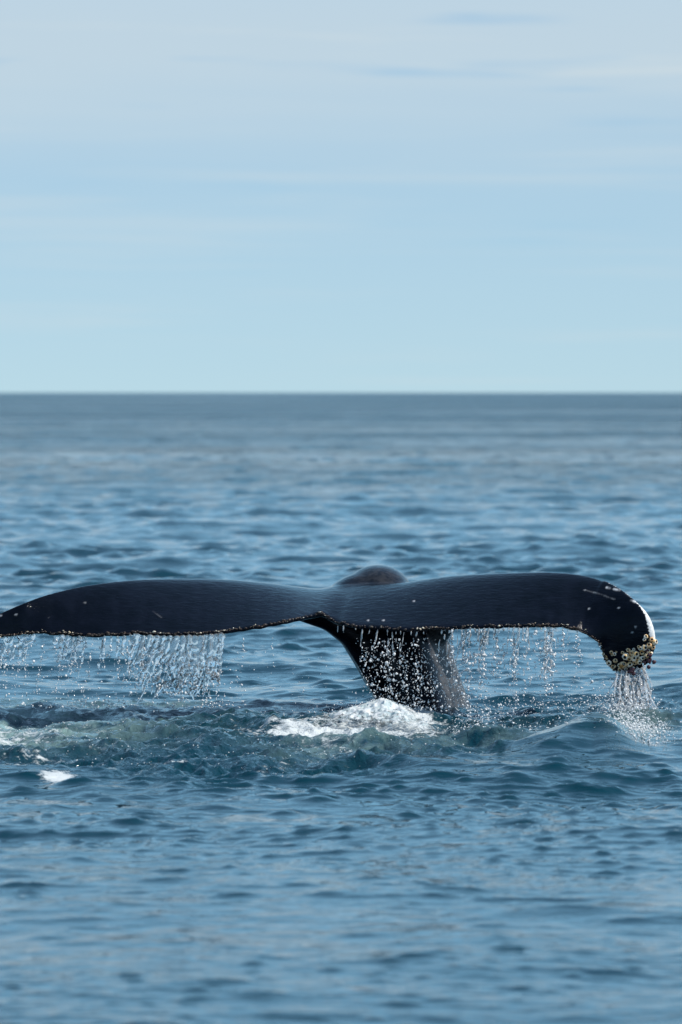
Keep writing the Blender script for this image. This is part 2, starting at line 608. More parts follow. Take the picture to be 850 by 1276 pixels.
prof = naca(cs)
wav = 2.0 * (vnoise(np.linspace(0, 210, NS), np.zeros(NS), 14) - 0.5) + 2.4 * (vnoise(np.linspace(0, 46, NS), np.zeros(NS), 3) - 0.5) + 1.4 * (vnoise(np.linspace(0, 130, NS), np.zeros(NS), 4) - 0.5)
edge_px = sts[:, 1] + np.where(s_span < 0.82, wav, 0.6 * wav)
lead_py = sts[:, 3].copy()
for it in range(5):
    Tp = np.array([P(a, b, y) for a, b, y in zip(sts[:, 0], edge_px, TYs)])
    Lp = np.array([P(a, b, y) for a, b, y in zip(sts[:, 2], lead_py, LYs)])
    ch = Tp - Lp
    clen = np.linalg.norm(ch, axis=1)
    spn = np.gradient(0.5 * (Tp + Lp), axis=0)
    nrm = np.cross(ch, spn)
    nrm /= np.linalg.norm(nrm, axis=1)[:, None]
    nrm *= np.sign(nrm[:, 2] - nrm[:, 1])[:, None]
    ker = np.hanning(15)
    ker /= ker.sum()
    nrm = np.stack([np.convolve(np.pad(nrm[:, k], 7, 'edge'), ker, 'valid') for k in range(3)], 1)
    nrm /= np.linalg.norm(nrm, axis=1)[:, None]
    thick = np.clip(0.15 * clen, 0.03, 0.15)
    half = thick[:, None] * prof[None, :] + 0.011 * (cs[None, :] > 0.02) * np.minimum(1, clen[:, None] / 0.15)
    up = Lp[:, None] + ch[:, None] * cs[None, :, None] + nrm[:, None] * half[..., None]
    dn = Lp[:, None] + ch[:, None] * cs[None, :, None] - nrm[:, None] * (0.8 * half)[..., None]
    upx, upy = design(up[..., 0], up[..., 1], up[..., 2])
    top = upy.min(1)
    sel = s_span < 0.80
    lead_py[sel] += (sts[:, 3] - top)[sel]
loop = np.concatenate([up, dn[:, -1:0:-1]], 1)       # closed loop per station
nl = loop.shape[1]
fv = loop.reshape(-1, 3)
ii = np.arange(NS * nl).reshape(NS, nl)
ff = np.stack([ii[:-1], np.roll(ii, -1, 1)[:-1], np.roll(ii, -1, 1)[1:], ii[1:]], -1).reshape(-1, 4)
bm = bmesh.new()


def add_np(bm, v, f, caps=()):
    vs = [bm.verts.new(c) for c in v]
    for q in f:
        try:
            bm.faces.new([vs[k] for k in q])
        except ValueError:
            pass
    for c in caps:
        try:
            bm.faces.new([vs[k] for k in c])
        except ValueError:
            pass


add_np(bm, fv, ff, (list(ii[0][::-1]), list(ii[-1])))

# tail stock: wedge-shaped sections, a flat dark face towards the viewer and a flank painted sunlit on the right
sec = np.array([(-1.0, 0.05), (-0.86, -0.55), (-0.45, -0.92), (0.05, -1.0), (0.33, -0.93), (0.56, -0.62), (0.82, -0.16), (1.0, 0.30), (0.9, 0.68), (0.5, 0.95), (0, 1.0), (-0.5, 0.9), (-0.88, 0.55)])
sec = np.vstack([sec, sec[:1]])
secc = catmull(np.vstack([sec[-2], sec, sec[1]]), 15 * 5 + 1)
secc = secc[5:-5]
# keep one turn of the closed outline
ang = np.unwrap(np.arctan2(secc[:, 1], secc[:, 0]))
NSEC = 48
tgt = np.linspace(ang[0], ang[0] + 2 * np.pi, NSEC, endpoint=False)
rad = np.interp(np.mod(tgt, 2 * np.pi), np.sort(np.mod(ang, 2 * np.pi)), np.hypot(secc[:, 0], secc[:, 1])[np.argsort(np.mod(ang, 2 * np.pi))], period=2 * np.pi)
oval = np.stack([rad * np.cos(tgt), rad * np.sin(tgt)], 1)
# (px, py, Y, half width m, half depth m)
SP = [(640, 1120, 39.2, .50, .62), (572, 985, 39.35, .40, .50), (542, 920, 39.40, .345, .45), (527, 880, 39.42, .332, .42), (511, 830, 39.44, .322, .38), (500, 800, 39.44, .335, .34), (487, 770, 39.44, .34, .30), (479, 748, 39.50, .30, .27)]
SPc = catmull(SP, 40)
rings = []
for px, py, Y, a, b in SPc:
    c = P(px, py, Y)
    rings.append(np.stack([c.x + oval[:, 0] * a, c.y + oval[:, 1] * b, np.full(NSEC, c.z)], 1))
rv = np.concatenate(rings)
ri = np.arange(len(rv)).reshape(-1, NSEC)
rf = np.stack([ri[:-1], np.roll(ri, -1, 1)[:-1], np.roll(ri, -1, 1)[1:], ri[1:]], -1).reshape(-1, 4)
add_np(bm, rv, rf, (list(ri[0][::-1]), list(ri[-1])))


def add_ellipsoid(bm, c, r, rotx=0.0, roty=0.0):
    m = Matrix.Translation(c) @ Matrix.Rotation(rotx, 4, 'X') @ Matrix.Rotation(roty, 4, 'Y') @ Matrix.Diagonal((*r, 1))
    bmesh.ops.create_uvsphere(bm, u_segments=32, v_segments=20, radius=1, matrix=m)


def add_taper(bm, pts, n=14):
    """round tapered limb through (point, radius) pairs"""
    pr = [None]
    rr = []
    for k, (p, r) in enumerate(pts):
        d = (pts[min(k + 1, len(pts) - 1)][0] - pts[max(k - 1, 0)][0]).normalized()
        u = d.cross(Vector((0, 1, 0))).normalized()
        v = d.cross(u)
        rr.append([p + u * r * math.cos(2 * math.pi * j / n) + v * r * 1.6 * math.sin(2 * math.pi * j / n) for j in range(n)])
    v = [tuple(q) for ring in rr for q in ring]
    ix = np.arange(len(v)).reshape(-1, n)
    f = np.stack([ix[:-1], np.roll(ix, -1, 1)[:-1], np.roll(ix, -1, 1)[1:], ix[1:]], -1).reshape(-1, 4)
    add_np(bm, v, f, (list(ix[0][::-1]), list(ix[-1])))


# ridge of the back rising behind the flukes, and the webs that spread from stock to flukes
add_ellipsoid(bm, P(471, 741, 39.85), (.245, .45, .210))
add_ellipsoid(bm, P(440, 734, 39.75), (.22, .30, .10), 0, -0.38)
add_ellipsoid(bm, P(466, 735, 39.55), (.30, .30, .06), 0.1)
add_taper(bm, [(P(486, 845, 39.30), .17), (P(462, 808, 39.22), .155), (P(437, 785, 39.15), .115), (P(408, 772, 39.1), .075), (P(372, 765, 39.1), .045), (P(340, 760, 39.1), .03)])
add_taper(bm, [(P(530, 800, 39.5), .12), (P(560, 765, 39.35), .10), (P(600, 752, 39.25), .06), (P(640, 748, 39.2), .04)])
bmesh.ops.recalc_face_normals(bm, faces=bm.faces)
tmp = bpy.data.meshes.new('tail_raw')
bm.to_mesh(tmp)
bm.free()
tmp_o = bpy.data.objects.new('tail_raw', tmp)
C.objects.link(tmp_o)
rm = tmp_o.modifiers.new('r', 'REMESH')
rm.mode = 'VOXEL'
rm.voxel_size = 0.0095
dg = bpy.context.evaluated_depsgraph_get()
dg.update()
body_me = bpy.data.meshes.new_from_object(tmp_o.evaluated_get(dg))
bpy.data.objects.remove(tmp_o)
body_me.name = 'humpback_whale'


def np_smooth(me, weight, iters, fac=0.5):
    n = len(me.vertices)
    co = np.empty(n * 3, np.float32)
    me.vertices.foreach_get('co', co)
    co = co.reshape(-1, 3).astype(np.float64)
    e = np.empty(len(me.edges) * 2, np.int32)
    me.edges.foreach_get('vertices', e)
    e = e.reshape(-1, 2)
    deg = np.bincount(e.ravel(), minlength=n)[:, None]
    wgt = weight(co)[:, None] * fac
    for _ in range(iters):
        acc = np.stack([np.bincount(e[:, 0], co[e[:, 1], k], n) + np.bincount(e[:, 1], co[e[:, 0], k], n) for k in range(3)], 1)
        co += wgt * (acc / np.maximum(deg, 1) - co)
    me.vertices.foreach_set('co', co.astype(np.float32).ravel())
    me.update()
    return co


np_smooth(body_me, lambda c: np.full(len(c), 1.0), 2)
ctr = P(475, 755, 39.4)
co = np_smooth(body_me, lambda c: 1 - sstep(np.hypot((c[:, 0] - ctr.x) / 1.25, (c[:, 2] - ctr.z) / 0.9), 0.30, 0.46) * 1.0, 36)
body_me.materials.clear()
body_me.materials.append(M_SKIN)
body_me.polygons.foreach_set('use_smooth', np.ones(len(body_me.polygons), bool))
nv = len(co)
bx, by = design(co[:, 0], co[:, 1], co[:, 2])
nor = np.empty(nv * 3, np.float32)
body_me.vertices.foreach_get('normal', nor)
nor = nor.reshape(-1, 3)
# pigment: white rim on the outer leading edge of the right fluke, grey back ridge; the stock's sunlit right flank is painted grey too
lead = np.stack([sts[:, 2], sts[:, 3]], 1)
lsel = lead[(lead[:, 0] > 690) & (sts[:, 3] < 806)]
lw = np.interp(lsel[:, 1], [713, 735, 750, 762, 775, 790, 798, 806], [0, .3, 1.2, 3.2, 6.2, 7.4, 5, 0])
whitep = np.zeros(nv)
cand = np.where((bx > 680) & (by < 830))[0]
dd = np.hypot(bx[cand][:, None] - lsel[None, :, 0], by[cand][:, None] - lsel[None, :, 1])
k = dd.argmin(1)
whitep[cand] = np.clip(0.5 + (lw[k] - dd.min(1)) / 7.0, 0, 1) * (lw[k] > 0.1)
whitep = np.where((nor[:, 2] < -0.35) & (by < 800) & (bx > 640), np.maximum(whitep, 0.5), whitep)
set_attr(body_me, 'white_pigment', whitep)
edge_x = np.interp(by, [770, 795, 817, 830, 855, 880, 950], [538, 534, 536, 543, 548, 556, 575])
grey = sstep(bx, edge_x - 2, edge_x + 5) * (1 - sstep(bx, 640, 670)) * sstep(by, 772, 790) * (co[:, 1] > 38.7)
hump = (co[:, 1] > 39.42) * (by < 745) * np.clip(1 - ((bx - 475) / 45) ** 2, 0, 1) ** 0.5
set_attr(body_me, 'lit_flank_grey_ridge', np.clip(np.maximum(grey * 0.95, hump * 0.30), 0, 1))
scar = np.zeros(nv)


def scratch(x0, y0, x1, y1, wd, amp=1.0):
    global scar
    vx, vy = x1 - x0, y1 - y0
    L2 = vx * vx + vy * vy
    t_ = np.clip(((bx - x0) * vx + (by - y0) * vy) / L2, 0, 1)
    d_ = np.hypot(bx - x0 - t_ * vx, by - y0 - t_ * vy)
    br = vnoise(t_ * math.sqrt(L2) / 3.5, np.zeros(nv) + x0, 9)
    scar = np.maximum(scar, amp * np.clip(1.4 - d_ / wd, 0, 1) * (0.35 + 0.65 * (br > 0.4)) * (nor[:, 1] < 0.3))


for sc in ((728, 735, 747, 740, .7, .4), (747, 740, 766, 747, 0.6, .25), (190, 761, 202, 770, 0.5, .12), (756, 732, 760, 733, 1.3, .9), (765, 734, 772, 735.5, 1.3, .8), (787, 748, 792, 750, 1.3, .8),
           (60, 770, 61, 769, .5, .1)):
    scratch(*sc)
for qx, qy in ((734, 758.5), (771, 757.5), (106, 751), (1, 767), (20, 766), (516, 749), (478, 773), (459, 773), (788, 788), (792, 781.5)):
    scratch(qx - .4, qy, qx + .4, qy, 1.1, .6)
set_attr(body_me, 'scar', np.clip(scar, 0, 1))
whale = link('humpback_whale', body_me)
tag(whale, 'dark wet whale tail with broad drooping flukes raised out of the sea', 'whale')

bvh = BVHTree.FromPolygons([tuple(c) for c in co], [tuple(p.vertices) for p in body_me.polygons])


def on_skin(px, py):
    o = Vector((0, 0, H))
    d = (P(px, py, 38.0) - o).normalized()
    hit, n, i, dist = bvh.ray_cast(o, d)
    return hit, n


# barnacles: little volcano shells with a dark mouth
def barnacle_mesh(name, seed, mat):
    r = random.Random(seed)
    bm = bmesh.new()
    n = 12
    prof_ = [(1.0, 0.0), (0.92, 0.34), (0.70, 0.72), (0.50, 0.86), (0.40, 0.82), (0.33, 0.45)]
    rings_ = []
    for q, (rr_, zz_) in enumerate(prof_):
        ring = []
        for j in range(n):
            a = 2 * math.pi * j / n
            rib = 1 + (0.10 if j % 2 else -0.06) * (1 if q < 3 else 0.3) + r.uniform(-.05, .05)
            ring.append(bm.verts.new((rr_ * rib * math.cos(a), rr_ * rib * math.sin(a), zz_ + r.uniform(-.04, .04))))
        rings_.append(ring)
    for q in range(len(prof_) - 1):
        for j in range(n):
            f = bm.faces.new((rings_[q][j], rings_[q][(j + 1) % n], rings_[q + 1][(j + 1) % n], rings_[q + 1][j]))
            f.smooth = True
            f.material_index = 1 if q >= 4 else 0
    f = bm.faces.new(rings_[-1])
    f.material_index = 1
    me = bpy.data.meshes.new(name)
    bm.to_mesh(me)
    bm.free()
    me.materials.append(mat)
    me.materials.append(M_HOLE)
    return me


bar_me = [barnacle_mesh('barnacle', s, M_SHELL if s % 2 else M_SHELLW) for s in range(6)]
BN = [(805, 793, 3.4), (812, 797, 4.2), (816, 800, 3.4), (809, 804, 3.6), (804, 807, 3.8), (814, 807, 3.6), (798, 808, 3.4), (796, 806, 3.0), (808, 811, 3.4), (800, 813, 3.6), (793, 815, 3.8),
      (787, 814, 4.4), (780, 818, 4.4), (795, 820, 3.4), (790, 820.5, 3.8), (785, 821, 3.6), (801, 820, 3.2), (806, 817, 3.2), (797, 825, 3.2), (791, 826, 3.4), (785, 828, 4.2), (777, 828, 4.2), (772, 829, 3.4),
      (767, 823, 3.0), (759, 826, 3.6), (764, 831, 2.8), (780, 833, 3.0), (773, 834, 2.8), (788, 832, 2.8), (762, 813, 2.4), (766, 815, 2.2), (755, 818, 2.2), (752, 815, 2.0), (783, 810, 2.6), (790, 809, 2.4), (776, 813, 2.6), (803, 797, 2.2), (756, 820, 2.2), (811, 814, 2.8), (768, 812, 1.8)]
BN += [(x + random.uniform(-3, 3), y + random.uniform(-3, 3), r * random.uniform(.35, .7)) for x, y, r in BN if y > 806][::2]
for i, (px, py, r) in enumerate(BN):
    hit = None
    for sx, sy in ((0, 0), (-2, -1), (-3, -3), (-1, -4), (-5, -4)):
        hit, n = on_skin(px + sx, py + sy)
        if hit is not None:
            break
    if hit is None:
        continue
    b = link('barnacle', bar_me[i % 6], whale)
    s = r * 38.3 / FPX * random.uniform(0.85, 1.2)
    n = (n + Vector((random.uniform(-.25, .35), -0.25, random.uniform(.0, .6)))).normalized()
    b.matrix_world = Matrix.Translation(hit - n * 0.007) @ n.to_track_quat('Z', 'Y').to_matrix().to_4x4() @ Matrix.Rotation(i * 1.7, 4, 'Z') @ Matrix.Diagonal((s, s, s * random.uniform(.9, 1.5), 1))
# dark red soft cluster hanging at the very tip
bm = bmesh.new()
for k in range(26):
    px, py = (809 + random.gauss(0, 3.0), 821 + random.gauss(0, 4.0)) if k < 17 else (787 + random.gauss(0, 1.8), 837 + random.gauss(0, 2.4))
    hit, n = on_skin(min(px, 808), min(py, 822))
    Y = (hit.y if hit is not None else 38.3) - 0.01
    add_ellipsoid(bm, P(px, py, Y), (random.uniform(.007, .014), .011, random.uniform(.008, .018)), random.random(), random.random())
me = bpy.data.meshes.new('soft_cluster')
bm.to_mesh(me)
bm.free()
me.materials.append(M_MEAT)
for p in me.polygons:
    p.use_smooth = True
o = link('soft_cluster', me, whale)
tag(o, 'dark red soft growth hanging below the barnacles', kind='stuff')

# crust of tiny barnacles along the trailing edge, glints painted as gold and white bits
ico = bmesh.new()
bmesh.ops.create_icosphere(ico, subdivisions=1, radius=1)
ICO_V = np.array([v.co[:] for v in ico.verts])
ICO_F = np.array([[v.index for v in f.verts] for f in ico.faces])
ico.free()
ico = bmesh.new()
bmesh.ops.create_icosphere(ico, subdivisions=2, radius=1)
ICO2_V = np.array([v.co[:] for v in ico.verts])
ICO2_F = np.array([[v.index for v in f.verts] for f in ico.faces])
ico.free()


def blobs(name, centers, radii, mat, parent=None, aspect=None, hi=False, jitter=0.0):
    bv, bf = (ICO2_V, ICO2_F) if hi else (ICO_V, ICO_F)
    centers = np.asarray(centers, float)
    radii = np.asarray(radii, float)
    n = len(centers)
    sc = np.ones((n, 1, 3)) if aspect is None else np.asarray(aspect, float)[:, None, :]
    base = np.repeat(bv[None], n, 0)
    if jitter:
        base = base * (1 + jitter * (rng.random((n, len(bv), 1)) - 0.5))
    v = base * radii[:, None, None] * sc + centers[:, None, :]
    f = bf[None] + (np.arange(n) * len(bv))[:, None, None]
    me = mesh_np(name, v.reshape(-1, 3), f.reshape(-1, 3), mat)
    return link(name, me, parent)


tr = np.stack([sts[:, 0], edge_px], 1)
seg = np.r_[0, np.cumsum(np.hypot(*np.diff(tr, axis=0).T))]
for nm, mat, n_, rr_, lab in (('barnacle_glint_crust', M_CRUST, 190, (.002, .0065), 'gold and white crust flecks with painted glints along the trailing edge'), ('edge_crust', M_CRUSTD, 620, (.004, .009), 'dark knobbly rim along the trailing edge')):
    u = rng.random(n_) * seg[-1]
    # flecks gather in runs
    if mat is M_CRUST:
        u = u[(vnoise(u / 14.0, u * 0, 21) > 0.42) | (np.interp(u, seg, tr[:, 0]) > 690)]
    i_ = np.interp(u, seg, np.arange(NS))
    i0 = np.clip(i_.astype(int), 0, NS - 2)
    f_ = (i_ - i0)[:, None]
    pt = Tp[i0] * (1 - f_) + Tp[i0 + 1] * f_
    chd = -(ch / clen[:, None])[i0]
    nn = nrm[i0]
    back = rng.random(len(u))[:, None] * (0.02 if mat is M_CRUST else 0.012)
    pt = pt + chd * back + nn * (0.010 + back * 0.25) + rng.normal(0, .0025, (len(u), 3)) + np.array([0, -0.004, 0.002])
    rad_ = rr_[0] + (rr_[1] - rr_[0]) * rng.random(len(u)) ** 2.2
    asp = np.stack([0.8 + 1.3 * rng.random(len(u)), np.ones(len(u)), 0.6 + 0.5 * rng.random(len(u))], 1)
    o = blobs(nm, pt, rad_, mat, whale, asp, jitter=0.5)
    tag(o, lab, kind='stuff')


# ------------------------------------------------------------------ falling water
def edge_at(px):
    """Point on the trailing edge above px, right fluke tip excluded."""
    k_ = np.argmin(np.abs(sts[:, 0] - px) + 1e3 * (sts[:, 1] > 812) * (sts[:, 0] > 700))
    return Tp[k_]


class Flow:
    """Collects wobbling strands and drops; strands are fused into one watery skin."""

    def __init__(self):
        self.c, self.r, self.a = [], [], []
        self.sv, self.sf, self.n = [], [], 0

    def drop(self, p, r, stretch=1.0):
        self.c.append(tuple(p))
        self.r.append(r)
        self.a.append((1, 1, stretch))

    def strand(self, pts, rads, n=7, flat=1.0):
        pts = np.asarray(pts, float)
        d = np.gradient(pts, axis=0)
        d /= np.linalg.norm(d, axis=1)[:, None] + 1e-9
        ref = np.array([0, 1.0, 0.02])
        u = np.cross(d, ref)
        u /= np.linalg.norm(u, axis=1)[:, None] + 1e-9
        v = np.cross(d, u)
        th = 2 * np.pi * np.arange(n) / n
        ring = pts[:, None] + np.asarray(rads)[:, None, None] * (flat * np.cos(th)[None, :, None] * u[:, None] + min(1.0, 1.5 / flat) * np.sin(th)[None, :, None] * v[:, None])
        k_ = len(pts)
        ix = np.arange(k_ * n).reshape(k_, n) + self.n
        f = np.stack([ix[:-1], ix[1:], np.roll(ix, -1, 1)[1:], np.roll(ix, -1, 1)[:-1]], -1).reshape(-1, 4)
        self.sv.append(ring.reshape(-1, 3))
        self.sf.append((f, ix[0], ix[-1]))
        self.n += k_ * n

    def fall(self, p0, length, r0, r1, lean=0.0, wob=0.012, beads=0.35, seed=None, step=0.008, fwd=0.0, flat=1.0, gap=0.36):
        """one strand falling from p0; r0 top radius, r1 lower radius"""
        m = max(6, int(length / step))
        s_ = np.linspace(0, 1, m)
        sd = rng.integers(1, 10 ** 6) if seed is None else seed
        o1 = (fbm(s_ * length * 9, s_ * 0, sd, 3) - 0.5) * 2 * wob * (0.2 + s_)
        o2 = (fbm(s_ * length * 9 + 50, s_ * 0, sd + 9, 3) - 0.5) * 2 * wob * (0.2 + s_)
        pts = np.stack([p0[0] + o1 + lean * s_ * length, p0[1] + o2 + fwd * s_, p0[2] - s_ * length], 1)
        bd = fbm(s_ * length * 38, s_ * 0 + 3.3, sd + 4, 2)
        rad = (r0 + (r1 - r0) * s_) * (1 + beads * 2.4 * (bd - 0.5))
        rad[-1] *= 0.5
        # surface tension breaks the strand into runs
        ok = fbm(s_ * length * 26, s_ * 0 + 7.7, sd + 6, 2) > gap + 0.16 * s_
        ok[:max(3, m // 8)] = True
        i = 0
        while i < m:
            if not ok[i]:
                i += 1
                continue
            j = i
            while j < m and ok[j]:
                j += 1
            if j - i >= 3:
                q = np.linspace(-1, 1, j - i)
                ends = np.sqrt(np.clip(1.06 - q ** 4, 0.05, 1))
                self.strand(pts[i:j], np.maximum(rad[i:j] * ends, 0.0015), flat=flat)
            else:
                self.drop(pts[i], max(rad[i], 0.003), 1.5)
            i = j
        return pts

    def build(self, name, mat, dmat, voxel, label, cat):
        o = None
        if self.sv:
            bm = bmesh.new()
            allv = np.concatenate(self.sv)
            vs = [bm.verts.new(c) for c in allv]
            for f, a, b in self.sf:
                for q in f:
                    bm.faces.new([vs[i] for i in q])
                bm.faces.new([vs[i] for i in a])
                bm.faces.new([vs[i] for i in b[::-1]])
            me = bpy.data.meshes.new(name)
            bm.to_mesh(me)
            bm.free()
            to = bpy.data.objects.new('raw', me)
            C.objects.link(to)
            md = to.modifiers.new('r', 'REMESH')
            md.mode = 'VOXEL'
            md.voxel_size = voxel
            dg = bpy.context.evaluated_depsgraph_get()
            dg.update()
            rme = bpy.data.meshes.new_from_object(to.evaluated_get(dg))
            bpy.data.objects.remove(to)
            np_smooth(rme, lambda c: np.ones(len(c)), 2, 0.5)
            nv_ = len(rme.vertices)
            V_ = np.empty(nv_ * 3, np.float32)
            rme.vertices.foreach_get('co', V_)
            V_ = V_.reshape(-1, 3)
            rme.calc_loop_triangles()
            T_ = np.empty(len(rme.loop_triangles) * 3, np.int32)
            rme.loop_triangles.foreach_get('vertices', T_)
            T_ = T_.reshape(-1, 3)
        else:
            V_ = np.zeros((0, 3))
            T_ = np.zeros((0, 3), np.int32)
        nT = len(T_)
        if self.c:
            c_ = np.array(self.c)
            r_ = np.array(self.r)
            a_ = np.array(self.a)
            big = r_ > 0.0085
            for sel_, (bv, bf) in ((big, (ICO2_V, ICO2_F)), (~big, (ICO_V, ICO_F))):
                n_ = int(sel_.sum())
                if not n_:
                    continue
                base = bv[None] * (1 + 0.45 * (rng.random((n_, len(bv), 1)) - 0.5))
                base = base * (0.65 + 0.9 * rng.random((n_, 1, 3)) ** 1.5)
                base[..., 0] += base[..., 2] * rng.normal(0, .35, (n_, 1))
                dv = base * r_[sel_][:, None, None] * a_[sel_][:, None, :] + c_[sel_][:, None, :]
                T_ = np.concatenate([T_, (bf[None] + (np.arange(n_) * len(bv))[:, None, None]).reshape(-1, 3) + len(V_)])
                V_ = np.concatenate([V_, dv.reshape(-1, 3)])
        me = mesh_np(name, V_, T_, mat)
        me.materials.append(dmat)
        mi = np.zeros(len(T_), np.int32)
        mi[nT:] = 1
        me.polygons.foreach_set('material_index', mi)
        o = link(name, me)
        tag(o, label, cat, kind='stuff')
        return o


PXM = 38.3 / FPX        # metres per photograph pixel at the flukes


def rdrop(lo=0.7, hi=2.0, p=2.0):
    return 0.78 * (lo + (hi - lo) * rng.random() ** (p + 0.6)) * PXM


def trail(fl, px, y0, y1, n, spread=2.0, lean=0.0, lo=.6, hi=1.8, Y=None):
    """a dotted line of drops below the edge"""
    for _ in range(n):
        f = rng.random() ** 0.8
        y = y0 + (y1 - y0) * f
        x = px + lean * (y - y0) + rng.normal(0, spread * (0.3 + f))
        fl.drop(P(x, y, (edge_at(px)[1] if Y is None else Y) + rng.normal(0, .03)), rdrop(lo, hi), 1 + 0.7 * rng.random())


def strands(fl, x0, x1, n, l0, l1, r0=1.3, r1=0.9, lean=0.0, wob=.012, lf=None, flat=1.0, gap=0.36):
    for i in range(n):
        px = x0 + (x1 - x0) * (i + rng.random()) / n
        e = edge_at(px)
        L = (l0 + (l1 - l0) * rng.random() ** 1.3) * PXM
        if lf:
            L *= lf(px)
        q = fl.fall((e[0], e[1] + rng.normal(0, .012), e[2] + .004), L, r0 * PXM * (0.7 + .6 * rng.random()), r1 * PXM * (.6 + .8 * rng.random()), lean + rng.normal(0, .05), wob, flat=flat, gap=gap)
        for _ in range(3):
            fl.drop(q[-1] + np.array([rng.normal(0, .012), rng.normal(0, .01), -abs(rng.normal(0, .05))]), rdrop(.6, 1.9), 1.3)


# --- left fluke curtain
fl = Flow()
strands(fl, 222, 277, 30, 40, 72, 1.9, .9, -0.10, .012, flat=2.6, gap=.22)
strands(fl, 222, 279, 34, 46, 82, 1.5, 1.3, -0.10, .02, gap=.2)
strands(fl, 168, 226, 26, 20, 58, 1.7, .8, -0.30, .012, flat=2.6, gap=.24)
strands(fl, 168, 226, 24, 24, 72, 1.4, 1.1, -0.34, .02, gap=.24)
strands(fl, 74, 110, 14, 16, 40, 1.6, .8, -0.20, .014, flat=2.4, gap=.24)
strands(fl, 74, 108, 16, 20, 60, 1.3, 1.0, -0.2, .02, gap=.26)
strands(fl, 126, 168, 18, 10, 48, 1.4, .9, -0.08, .014, flat=1.6, gap=.28)
strands(fl, 0, 42, 22, 10, 44, 1.4, 1.0, -0.2, .02, flat=1.7, gap=.28)
strands(fl, 40, 132, 10, 3, 26, 1.0, .7, -0.05, .012)
strands(fl, -60, 0, 14, 6, 40, 1.3, 1.0, -0.1, .02)
# arches where the curtain tears along its foot
for k in range(15):
    x = rng.uniform(205, 268)
    wd = rng.uniform(8, 20)
    y = rng.uniform(842, 866)
    s_ = np.linspace(0, np.pi, 22)
    pts = np.array([P(x + wd * 0.5 * math.cos(t_), y + rng.uniform(4, 9) * 0 - 7 * math.sin(t_) + 4, 38.16 + 0.02 * math.sin(3 * t_)) for t_ in s_])
    fl.strand(pts, (0.9 + 0.5 * rng.random(22)) * PXM)
for k in range(130):      # oblique ripples running across the sheet
    x = rng.uniform(180, 274)
    e = edge_at(x)
    z0 = e[2] - rng.uniform(.03, .36)
    L = rng.uniform(.04, .11)
    s_ = np.linspace(0, 1, 12)
    le = rng.normal(-.45, .35)
    pts = np.stack([e[0] - .10 * (e[2] - z0) + le * L * s_, e[1] + rng.normal(0, .008) + 0 * s_, z0 - L * s_], 1)
    fl.strand(pts, (0.7 + 1.6 * np.sin(np.pi * s_) * rng.random()) * PXM)
for x, ln, n in ((55, -.12, 60), (24, -.05, 26), (8, -.06, 30), (92, -.08, 40), (116, -.16, 46), (148, 0, 34), (160, -.1, 30), (182, -.2, 30), (205, -.1, 30), (255, -.1, 20), (303, -.02, 22), (340, -.04, 12), (36, -.1, 24), (80, -.1, 24), (70, 0, 14), (-20, -.1, 30), (-45, -.1, 30)):
    trail(fl, x, 792, rng.uniform(856, 884) if n > 15 else 840, n, 2.0, ln, .55, 1.5)
for k in range(520):
    x = rng.uniform(-60, 300)
    fl.drop(P(x, 800 + 82 * rng.random() ** .7, 38.15 + rng.normal(0, .05)), rdrop(.5, 1.7), 1.2)
for k in range(60):
    fl.drop(P(rng.uniform(270, 440), rng.uniform(810, 880), 38.2 + rng.normal(0, .08)), rdrop(.45, 1.1), 1.1)
for k in range(260):      # splash-back where the curtain meets the sea
    x = rng.choice([rng.uniform(80, 280), rng.normal(120, 30)])
    fl.drop(P(x, 882 - abs(rng.normal(0, 6)), 38.4 + rng.normal(0, .1)), rdrop(.6, 1.9), 1)
fl.build('falling_water', M_WATER, M_SPRAY, 0.0042, 'clear torn curtain of water pouring off the trailing edge of the left fluke', 'water')

# --- in front of the tail stock
fl = Flow()
for x, L in ((421, 12), (429, 16), (443, 14), (452, 34), (459, 40), (484, 58), (481, 50), (487, 62), (494, 44), (519, 40), (514, 30), (526, 34), (500, 30), (474, 20), (505, 50)):
    e = edge_at(x)
    fl.fall(e, L * PXM * rng.uniform(.8, 1.15), 1.0 * PXM, .8 * PXM, rng.normal(-.06, .1), .018, .5)
for k in range(9):
    x = rng.choice([450, 482, 486, 518, 522])
    e = P(x + rng.normal(0, 4), rng.uniform(795, 850), 38.3)
    fl.fall(e, rng.uniform(.04, .12), .8 * PXM, .7 * PXM, rng.normal(0, .5), .02, .5)
for k in range(1000):
    f = rng.random() ** 0.75
    x = rng.uniform(440, 560) + 26 * f
    fl.drop(P(x, 795 + 92 * f, 38.3 + rng.normal(0, .12)), rdrop(.45, 1.9, 2.4), 1 + .5 * rng.random())
for x, n in ((450, 40), (484, 70), (478, 40), (519, 60), (498, 40), (535, 30), (465, 30)):
    trail(fl, x, 795, 882, n, 4.0, .04, .5, 1.9)
fl.build('falling_water', M_STRAND, M_SPRAY, 0.004, 'white beads and thin strands of water falling before the black tail stock', 'water')

